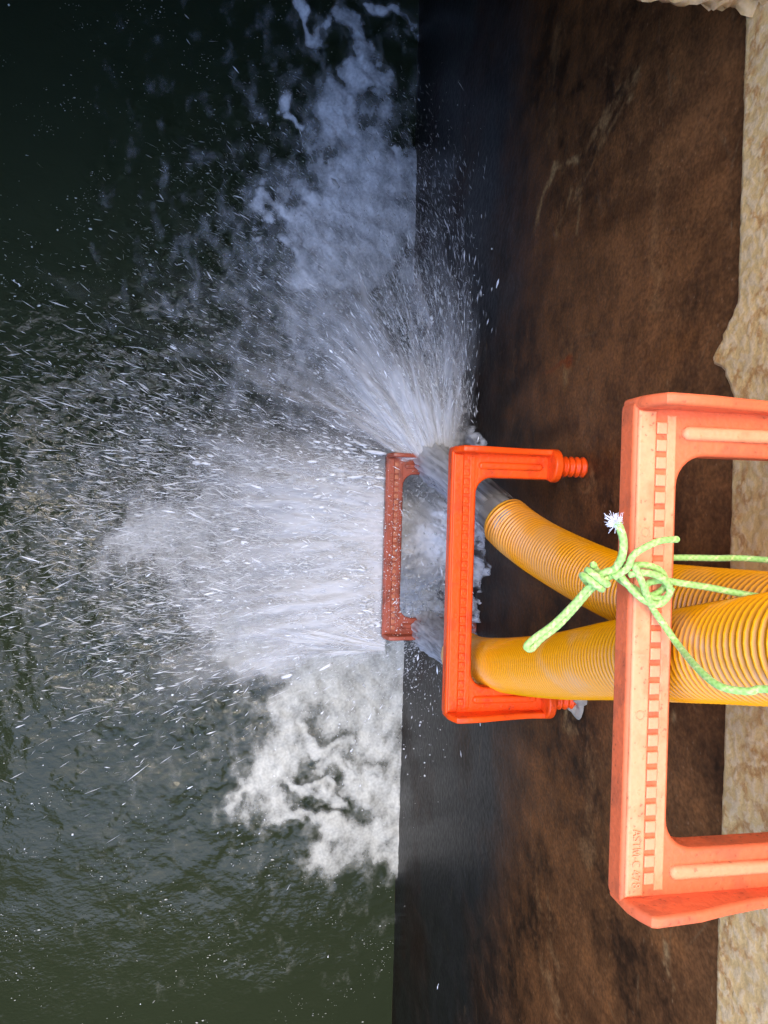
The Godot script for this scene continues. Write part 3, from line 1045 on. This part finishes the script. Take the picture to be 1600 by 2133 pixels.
func foam() -> void:
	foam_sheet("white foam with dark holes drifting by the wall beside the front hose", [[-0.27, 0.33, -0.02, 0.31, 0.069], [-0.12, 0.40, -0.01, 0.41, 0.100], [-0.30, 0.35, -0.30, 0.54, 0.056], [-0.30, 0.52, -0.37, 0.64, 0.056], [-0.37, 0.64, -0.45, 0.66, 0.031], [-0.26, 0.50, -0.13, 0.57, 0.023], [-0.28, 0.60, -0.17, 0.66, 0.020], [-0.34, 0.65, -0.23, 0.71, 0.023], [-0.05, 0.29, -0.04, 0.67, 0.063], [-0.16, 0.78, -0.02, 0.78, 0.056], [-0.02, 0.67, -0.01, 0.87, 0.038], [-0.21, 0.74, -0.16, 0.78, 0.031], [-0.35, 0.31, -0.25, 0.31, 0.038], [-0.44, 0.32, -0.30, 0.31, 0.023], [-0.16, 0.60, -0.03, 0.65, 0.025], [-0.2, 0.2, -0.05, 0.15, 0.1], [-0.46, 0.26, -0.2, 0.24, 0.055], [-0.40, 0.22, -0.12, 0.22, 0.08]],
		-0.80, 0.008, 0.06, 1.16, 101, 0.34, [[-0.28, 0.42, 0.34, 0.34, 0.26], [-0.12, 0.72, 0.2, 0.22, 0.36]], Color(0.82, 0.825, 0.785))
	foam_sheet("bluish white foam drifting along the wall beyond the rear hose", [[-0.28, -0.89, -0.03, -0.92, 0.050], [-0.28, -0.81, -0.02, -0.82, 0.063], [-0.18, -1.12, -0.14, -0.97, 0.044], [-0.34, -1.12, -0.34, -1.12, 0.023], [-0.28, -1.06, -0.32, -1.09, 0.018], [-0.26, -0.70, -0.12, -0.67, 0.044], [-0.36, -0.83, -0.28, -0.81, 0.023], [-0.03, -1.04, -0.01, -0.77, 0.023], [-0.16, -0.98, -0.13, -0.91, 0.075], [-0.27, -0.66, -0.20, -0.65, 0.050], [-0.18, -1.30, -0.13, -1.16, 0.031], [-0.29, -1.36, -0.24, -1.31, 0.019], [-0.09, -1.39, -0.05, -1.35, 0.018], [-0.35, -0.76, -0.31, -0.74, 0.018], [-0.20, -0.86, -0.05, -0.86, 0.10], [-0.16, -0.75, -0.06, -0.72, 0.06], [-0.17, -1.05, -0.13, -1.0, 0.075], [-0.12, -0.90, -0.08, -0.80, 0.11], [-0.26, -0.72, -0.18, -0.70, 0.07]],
		-0.80, 0.008, -1.5, -0.28, 111, 0.34, [[-0.30, -0.7, 0.34, 0.36, 0.42], [-0.2, -1.15, 0.25, 0.3, 0.38], [-0.22, -0.45, 0.26, 0.26, 0.62], [-0.2, -0.85, 0.3, 0.3, 0.5]], Color(0.98, 0.99, 0.99))  # palest tint, brightening the dimly lit patch through its colour
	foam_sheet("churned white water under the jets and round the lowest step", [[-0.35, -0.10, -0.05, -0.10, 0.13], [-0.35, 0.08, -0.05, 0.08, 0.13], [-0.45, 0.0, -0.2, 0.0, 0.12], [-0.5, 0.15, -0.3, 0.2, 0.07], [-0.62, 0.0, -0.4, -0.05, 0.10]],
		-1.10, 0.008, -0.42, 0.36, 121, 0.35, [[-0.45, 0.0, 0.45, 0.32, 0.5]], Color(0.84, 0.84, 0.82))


# ---------------------------------------------------------------- spray
# drops on ballistic paths from a source; each is a short thread of water along its velocity
func ballistic(called: String, label: String, count: int, src_a: Vector3, src_b: Vector3, az: Callable, el: Vector2, speed: Vector2, width: Vector2, thread: Vector2, seed_: int, m: Material, tmax := 0.7, bias := 1.0, clear := 0.05) -> void:
	rng.seed = seed_
	var base := Mb.new()
	var ring := []
	for k in 4:
		ring.append(base.vert(Vector3(cos(TAU * k / 4), 0.1, sin(TAU * k / 4)), Vector3(cos(TAU * k / 4), 0, sin(TAU * k / 4))))
	var tip := base.vert(Vector3(0, 0.5, 0), Vector3.UP)
	var tail := base.vert(Vector3(0, -0.5, 0), Vector3.DOWN)
	for k in 4:
		base.tri(ring[k], ring[(k + 1) % 4], tip)
		base.tri(ring[k], ring[(k + 1) % 4], tail)
	var xs: Array[Transform3D] = []
	var guard := 0
	var cn := noise(seed_ + 3, 1.0, 3)
	while xs.size() < count and guard < count * 6:
		guard += 1
		var o := src_a.lerp(src_b, rng.randf()) + Vector3(rng.randfn(0, 0.012), rng.randfn(0, 0.012), rng.randfn(0, 0.012))
		var phi: float = az.call()                       # 0 along -x, positive towards -z
		var e := deg_to_rad(rng.randfn(el.x, el.y))
		var sp := rng.randf_range(speed.x, speed.y)
		var vel := Vector3(-cos(phi) * cos(e), sin(e), -sin(phi) * cos(e)) * sp
		var t := tmax * pow(rng.randf(), bias)
		var p := o + vel * t + Vector3(0, -4.9 * t * t, 0)
		if p.y < 0.005 or p.x > -0.004 or p.y > 1.0 or t * sp < clear:
			continue
		var lump := cn.get_noise_3d(phi * 5.0, e * 5.0 + sp * 0.8, t * sp * 7.0) + 0.7 * cn.get_noise_3d(p.x * 13.0, p.y * 6.0, p.z * 13.0)
		if clear > 0.0 and lump < rng.randf_range(-0.45, 0.55):
			continue
		var vv := vel + Vector3(0, -9.8 * t, 0)
		var wd := width.x * pow(width.y / width.x, pow(rng.randf(), 2.6))
		var ln := rng.randf_range(thread.x, thread.y) * vv.length() * (0.35 + 0.65 * rng.randf())
		ln = maxf(ln, wd * 2.0)
		var yv := (vv.normalized() + Vector3(rng.randfn(0, 0.13), rng.randfn(0, 0.13), rng.randfn(0, 0.13))).normalized()
		if rng.randf() < 0.35:
			ln = wd * rng.randf_range(1.2, 4.0)
			wd *= 1.25
		var xv := yv.cross(Vector3(0.3, 0.1, 0.95)).normalized()
		xs.append(Transform3D(Basis(xv * wd, yv * ln, xv.cross(yv) * wd), p))
	var mm := MultiMesh.new()
	mm.transform_format = MultiMesh.TRANSFORM_3D
	mm.mesh = base.mesh()
	mm.instance_count = xs.size()
	for k in xs.size():
		mm.set_instance_transform(k, xs[k])
	var o := MultiMeshInstance3D.new()
	o.name = called
	o.multimesh = mm
	o.material_override = m
	add_child(o, true)
	tag(o, label, "spray", "", "stuff")


# irregular clots of white water, a few millimetres to a centimetre and a half
func lumps(label: String, count: int, src_a: Vector3, src_b: Vector3, az: Callable, seed_: int, m: Material) -> void:
	rng.seed = seed_
	var n1 := noise(seed_, 1.0, 3)
	var base := Mb.new()
	for j in 9:
		for i in 13:
			var a := TAU * i / 12.0
			var b := PI * j / 8.0
			var d := Vector3(cos(a) * sin(b), cos(b), sin(a) * sin(b))
			base.vert(d * (0.42 + 0.75 * absf(n1.get_noise_3dv(d * 1.9))), d)
	grid_normals(base, 12, 8, Vector3.UP)
	for k in base.n.size():
		if base.n[k].dot(base.v[k]) < 0.0 or not base.n[k].is_normalized():
			base.n[k] = base.v[k].normalized()
	for j in 8:
		for i in 12:
			base.quad(j * 13 + i, j * 13 + i + 1, (j + 1) * 13 + i + 1, (j + 1) * 13 + i)
	var xs: Array[Transform3D] = []
	while xs.size() < count:
		var o := src_a.lerp(src_b, rng.randf())
		var phi: float = az.call()
		var e := deg_to_rad(rng.randfn(-4.0, 14.0))
		var vel := Vector3(-cos(phi) * cos(e), sin(e), -sin(phi) * cos(e)) * rng.randf_range(0.8, 2.5)
		var t := 0.02 + 0.36 * pow(rng.randf(), 1.3)
		var p := o + vel * t + Vector3(0, -4.9 * t * t, 0)
		if p.y < 0.01 or p.x > -0.01 or n1.get_noise_3d(p.x * 9.0, p.y * 5.0, p.z * 9.0) < rng.randf_range(-0.3, 0.4):
			continue
		var y := (vel + Vector3(0, -9.8 * t, 0)).normalized()
		var x := y.cross(Vector3(0.3, 0.2, 0.9)).normalized().rotated(y, rng.randf() * TAU)
		var sz := 0.0012 * exp(rng.randfn(0.0, 0.55)) * (1.5 - 1.6 * t)
		xs.append(Transform3D(Basis(x * sz, y * sz * rng.randf_range(1.2, 5.0), x.cross(y) * sz * 0.8), p))
	var mm := MultiMesh.new()
	mm.transform_format = MultiMesh.TRANSFORM_3D
	mm.mesh = base.mesh()
	mm.instance_count = xs.size()
	for k in xs.size():
		mm.set_instance_transform(k, xs[k])
	var o := MultiMeshInstance3D.new()
	o.name = "spray"
	o.multimesh = mm
	o.material_override = m
	add_child(o, true)
	tag(o, label, "spray", "", "stuff")


# bubbles and scum specks that drift in loose rafts on the open water
func bubbles() -> void:
	rng.seed = 191
	var n1 := noise(191, 1.0, 3)
	var base := Mb.new()
	for j in 5:
		for i in 9:
			var a := TAU * i / 8.0
			var b := PI / 2 * j / 4.0
			var d := Vector3(cos(a) * sin(b), cos(b) * 0.6, sin(a) * sin(b))
			base.vert(d, d.normalized())
	for j in 4:
		for i in 8:
			base.quad(j * 9 + i, j * 9 + i + 1, (j + 1) * 9 + i + 1, (j + 1) * 9 + i)
	var xs: Array[Transform3D] = []
	while xs.size() < 5200:
		var x := -1.25 * rng.randf()
		var z := rng.randf_range(-1.45, 1.3)
		if n1.get_noise_2d(x * 5.0, z * 7.0) + 0.6 * n1.get_noise_2d(x * 22.0, z * 30.0) < rng.randf_range(0.05, 0.75):
			continue
		var r := 0.0005 * exp(rng.randfn(0.0, 0.5))
		xs.append(Transform3D(Basis.from_scale(Vector3(r * rng.randf_range(1, 2.2), r, r)).rotated(Vector3.UP, rng.randf() * 0.6 - 0.3), Vector3(x, 0.004, z)))
	var mm := MultiMesh.new()
	mm.transform_format = MultiMesh.TRANSFORM_3D
	mm.mesh = base.mesh()
	mm.instance_count = xs.size()
	for k in xs.size():
		mm.set_instance_transform(k, xs[k])
	var o := MultiMeshInstance3D.new()
	o.name = "bubbles"
	o.multimesh = mm
	o.material_override = mat(lin(0.55, 0.57, 0.52), 0.2, 0.5)
	add_child(o, true)
	tag(o, "tiny pale bubbles drifting in rafts on the dark water", "bubbles", "", "stuff")


# a thin fan of water that flies off an edge and breaks up: torn along its flight
func fan(called: String, label: String, sheets: Array, seed_: int, m: Material) -> void:
	var mb := Mb.new()
	var n1 := noise(seed_, 1.0, 4)
	var n2 := noise(seed_ + 1, 1.0, 3)
	var idx := 0
	for s in sheets:      # [source a, source b, phi a, phi b, elevation, speed, flight time, strength]
		idx += 1
		var na := 260
		var nr := 90
		var first := mb.v.size()
		var oo := idx * 13.0
		for j in nr + 1:
			for i in na + 1:
				var f := i / float(na)
				var g := j / float(nr)
				var phi := deg_to_rad(lerpf(s[2], s[3], f) + 5.0 * n2.get_noise_2d(f * 4.0, g * 1.5 + oo))
				var e := deg_to_rad(float(s[4]) + 9.0 * n2.get_noise_2d(f * 5.0, oo + 50.0))
				var sp: float = s[5] * (1.0 + 0.25 * n2.get_noise_2d(f * 6.0, 40.0 + oo))
				var t: float = 0.004 + s[6] * pow(g, 1.15)
				var d := Vector3(-cos(phi) * cos(e), sin(e), -sin(phi) * cos(e))
				var src: Vector3 = (s[0] as Vector3).lerp(s[1], f)
				var p: Vector3 = src + d * sp * t + Vector3(0, -4.9 * t * t, 0)
				p.y += 0.03 * g * n1.get_noise_2d(f * 14.0, g * 5.0 + oo)
				var against := smoothstep(-0.035, 0.01, p.x)
				p.x = minf(p.x, -0.006 - 0.001 * idx)
				p.y = maxf(p.y, 0.04)
				var q := f + 0.02 * n2.get_noise_2d(g * 3.0, f * 9.0 + oo)
				var streak := 0.75 * n1.get_noise_2d(q * 17.0, g * 5.0 + oo) + 0.45 * n1.get_noise_2d(q * 60.0, g * 14.0 + oo * 2.0)
				var cloud := n2.get_noise_2d(f * 5.0 + 50.0, g * 3.0 + oo)
				var side := smoothstep(0.0, 0.34, f + 0.16 * cloud + 0.05 * streak) * smoothstep(1.0, 0.66, f + 0.16 * cloud + 0.05 * streak)
				var reach := 0.72 + 0.45 * n2.get_noise_2d(f * 16.0, oo + 90.0)
				var al: float = s[7] * side * (1.0 - 0.85 * against) * (1.0 - smoothstep(0.10, reach, g)) * clampf(0.78 + 0.85 * streak + 0.8 * cloud - 0.65 * g, 0.0, 1.0)
				mb.vert(p, Vector3.UP, Color(0.80, 0.79, 0.76, clampf(al, 0, 0.93)))
		var w := na + 1
		for j in nr + 1:
			for i in w:
				var dx := mb.v[first + j * w + mini(i + 1, na)] - mb.v[first + j * w + maxi(i - 1, 0)]
				var dy := mb.v[first + mini(j + 1, nr) * w + i] - mb.v[first + maxi(j - 1, 0) * w + i]
				var nn := dx.cross(dy).normalized()
				if nn.length() < 0.5:
					nn = Vector3.UP
				mb.n[first + j * w + i] = (nn if nn.y > 0 else -nn)
		for j in nr:
			for i in na:
				var a := first + j * w + i
				mb.quad(a, a + 1, a + w + 1, a + w)
	tag(put(called, mb.mesh(), m), label, "spray", "", "stuff")


# water heaped up and tossed against the wall below the hoses
func heap(m: Material) -> void:
	var mb := Mb.new()
	var n1 := noise(151, 1.0, 5)
	var n2 := noise(152, 1.0, 4)
	var nx := 150
	var nz := 230
	var w := nx + 1
	for layer in 2:
		var first := mb.v.size()
		var top: float = [0.56, 0.40, 0.24][layer]
		for j in nz + 1:
			for i in w:
				var x := lerpf(-0.42, -0.012, i / float(nx))
				var z := lerpf(-0.32, 0.30, j / float(nz))
				var r := Vector2((x + 0.02) / 0.30, (z + 0.03) / 0.21).length()
				var h := top * exp(-r * r) + 0.03 * n2.get_noise_2d(x * 12.0 + layer * 7, z * 12.0) * exp(-0.5 * r * r) + 0.010 * n1.get_noise_2d(x * 40.0, z * 40.0 + layer * 9)
				var lace := n1.get_noise_2d(x * 16.0 + layer * 31, z * 11.0) + 0.6 * n1.get_noise_2d(x * 60.0, z * 42.0 + layer * 31)
				var al := smoothstep(1.35, 0.55, r + 0.35 * n2.get_noise_2d(x * 14.0, z * 14.0 + 5 * layer)) * clampf(1.0 + 0.6 * lace, 0.0, 0.96)
				al *= smoothstep(0.0, 0.03, float(nx - i) / nx + 0.03 + 0.05 * lace)
				mb.vert(Vector3(x, maxf(0.022, h), z), Vector3.UP, Color(0.97, 0.97, 0.96, al))
		for j in nz + 1:
			for i in w:
				var dx := mb.v[first + j * w + mini(i + 1, nx)] - mb.v[first + j * w + maxi(i - 1, 0)]
				var dy := mb.v[first + mini(j + 1, nz) * w + i] - mb.v[first + maxi(j - 1, 0) * w + i]
				var nn := dx.cross(dy).normalized()
				mb.n[first + j * w + i] = nn if nn.y > 0 else -nn
		for j in nz:
			for i in nx:
				var a := first + j * w + i
				mb.quad(a, a + 1, a + w + 1, a + w)
	# the part that climbs the wall, with a ragged upper edge
	nx = 120
	w = nx + 1
	nz = 260
	for layer in 1:
		var first := mb.v.size()
		for j in nz + 1:
			for i in w:
				var z := lerpf(-0.34, 0.20, j / float(nz))
				var top := 0.74 - 0.10 * layer - 2.6 * pow(absf(z + 0.05), 2.0) + 0.07 * n2.get_noise_1d(z * 9.0 + layer * 4.0) + 0.04 * n1.get_noise_1d(z * 34.0 + layer * 8.0)
				var y := 0.03 + (top - 0.03) * i / float(nx)
				var x := -0.014 - 0.022 * layer - 0.10 * pow(1.0 - i / float(nx), 1.5) + 0.016 * n1.get_noise_2d(y * 20.0, z * 20.0 + layer * 5)
				var lace := n1.get_noise_2d(y * 7.0 + layer * 31, z * 15.0) + 0.7 * n1.get_noise_2d(y * 30.0, z * 55.0 + layer * 31)
				var al := clampf(0.62 + 1.3 * lace, 0.0, 0.92) * smoothstep(0.0, 0.10, j / float(nz)) * smoothstep(1.0, 0.90, j / float(nz))
				al *= smoothstep(0.0, 0.06, 1.0 - i / float(nx) + 0.10 * lace)
				mb.vert(Vector3(minf(x, -0.008), y, z), Vector3(-1, 0, 0), Color(0.97, 0.97, 0.96, al))
		for j in nz + 1:
			for i in w:
				var dx := mb.v[first + j * w + mini(i + 1, nx)] - mb.v[first + j * w + maxi(i - 1, 0)]
				var dy := mb.v[first + mini(j + 1, nz) * w + i] - mb.v[first + maxi(j - 1, 0) * w + i]
				var nn := dx.cross(dy).normalized()
				mb.n[first + j * w + i] = nn if nn.x < 0 else -nn
		for j in nz:
			for i in nx:
				var a := first + j * w + i
				mb.quad(a, a + 1, a + w + 1, a + w)
	tag(put("splash", mb.mesh(), m), "white water heaped against the wall below the two hoses", "splash", "", "stuff")


func spray() -> void:
	var m := mat(lin(0.70, 0.70, 0.67), 0.3, 0.5)
	m.resource_name = "spray_water"
	m.backlight_enabled = true
	m.backlight = Color(0.5, 0.5, 0.5)
	var sheet := StandardMaterial3D.new()
	sheet.resource_name = "sheet_water"
	sheet.vertex_color_use_as_albedo = true
	sheet.transparency = BaseMaterial3D.TRANSPARENCY_ALPHA
	sheet.roughness = 0.55
	sheet.backlight_enabled = true
	sheet.backlight = Color(0.9, 0.9, 0.9)
	heap(sheet)
	var a := Vector3(-0.150, 0.600, -0.190)
	var b := Vector3(-0.150, 0.600, 0.155)
	fan("water_fan", "torn fan of white water thrown left from the lowest step", [[b, a, -24.0, 20.0, 4.0, 2.0, 0.36, 0.7], [b, a, -34.0, 28.0, -16.0, 1.9, 0.34, 0.75], [b, a, -30.0, 22.0, -32.0, 1.8, 0.30, 0.8], [b, a, -14.0, 12.0, -48.0, 1.6, 0.27, 0.8], [b, a, -52.0, 44.0, -10.0, 2.3, 0.42, 0.42], [b, a, -46.0, 40.0, -24.0, 1.7, 0.34, 0.5]], 131, sheet)
	var c := Vector3(-0.135, 0.640, -0.166)
	var d := Vector3(-0.045, 0.665, -0.190)
	fan("water_fan", "torn fan of grey water thrown up along the wall beyond the rear hose", [[c, d, 24.0, 112.0, 22.0, 2.0, 0.32, 0.7], [c, d, 18.0, 110.0, 4.0, 2.0, 0.32, 0.8], [c, d, 24.0, 112.0, -16.0, 1.9, 0.28, 0.8], [c, d, 10.0, 118.0, -40.0, 1.6, 0.26, 0.85], [c, d, 20.0, 105.0, -2.0, 2.6, 0.40, 0.5], [c, d, 30.0, 105.0, 12.0, 1.3, 0.36, 0.7]], 135, sheet)
	fan("water_fan", "pale wedge of white water thrown left by the front hose jet", [[b + Vector3(0, 0, 0.02), b, -14.0, 48.0, 0.0, 2.2, 0.27, 0.75], [b + Vector3(0, 0, 0.02), b, -12.0, 40.0, -22.0, 2.0, 0.25, 0.75]], 139, sheet)
	var left_az := func(): return deg_to_rad(rng.randfn(2.0, 16.0))
	ballistic("spray", "fine spray streaking left across the water from the lowest step", 32000, a, b, left_az, Vector2(-8, 14), Vector2(0.8, 3.0), Vector2(0.00018, 0.0012), Vector2(0.006, 0.016), 141, m, 0.5, 0.9)
	ballistic("spray", "long bright threads of water flying left from the lowest step", 3200, a, b, left_az, Vector2(0, 14), Vector2(1.6, 3.4), Vector2(0.0005, 0.0018), Vector2(0.010, 0.022), 147, m, 0.5, 0.6, 0.3)
	ballistic("spray", "fine spray thrown along the wall over the blue foam", 26000, hit_a, hit_a + Vector3(0.05, 0, -0.04), func(): return deg_to_rad(96.0 - absf(rng.randfn(0.0, 34.0))), Vector2(8, 14), Vector2(0.7, 2.5), Vector2(0.00018, 0.0013), Vector2(0.006, 0.015), 142, m, 0.42, 0.9)
	lumps("torn lumps of white water flying left off the lowest step", 2600, a, b, left_az, 181, m)
	lumps("torn lumps of white water flying along the wall beyond the rear hose", 1500, hit_a, hit_a + Vector3(0.04, 0, -0.03), func(): return deg_to_rad(92.0 - absf(rng.randfn(0.0, 30.0))), 182, m)
	ballistic("spray", "ragged drops splashing between the wall and the middle step", 9000, Vector3(-0.06, 0.40, -0.16), Vector3(-0.05, 0.42, 0.13), func(): return deg_to_rad(rng.randf_range(-180.0, 180.0)), Vector2(55, 22), Vector2(0.3, 2.3), Vector2(0.0004, 0.0028), Vector2(0.001, 0.004), 143, m, 0.35, 0.8)
	for h in [[hit_a, 161, "left"], [hit_b, 162, "right"]]:
		ballistic("spray", "dense burst of drops where a jet strikes the %s leg of the lowest step" % h[2], 5000, h[0] + Vector3(0, -0.03, 0), h[0] + Vector3(0.02, -0.03, 0.0), func(): return deg_to_rad(rng.randf_range(-180.0, 180.0)), Vector2(-25, 25), Vector2(0.3, 1.8), Vector2(0.0002, 0.0011), Vector2(0.003, 0.010), h[1], m, 0.16, 1.2, 0.0)
	ballistic("spray", "drops bouncing off the tread of the lowest step", 900, Vector3(-0.15, 0.640, -0.12), Vector3(-0.15, 0.640, 0.13), func(): return deg_to_rad(rng.randf_range(-180.0, 180.0)), Vector2(35, 25), Vector2(0.15, 0.9), Vector2(0.0003, 0.0016), Vector2(0.002, 0.010), 149, m, 0.09, 1.0, 0.0)
	ballistic("spray", "scattered bright drops flying over the dark water", 900, hit_a, hit_b, func(): return deg_to_rad(rng.randfn(5.0, 50.0)), Vector2(8, 18), Vector2(1.2, 3.8), Vector2(0.0006, 0.0022), Vector2(0.003, 0.010), 144, mat(lin(0.86, 0.87, 0.87), 0.2), 0.6, 0.7)
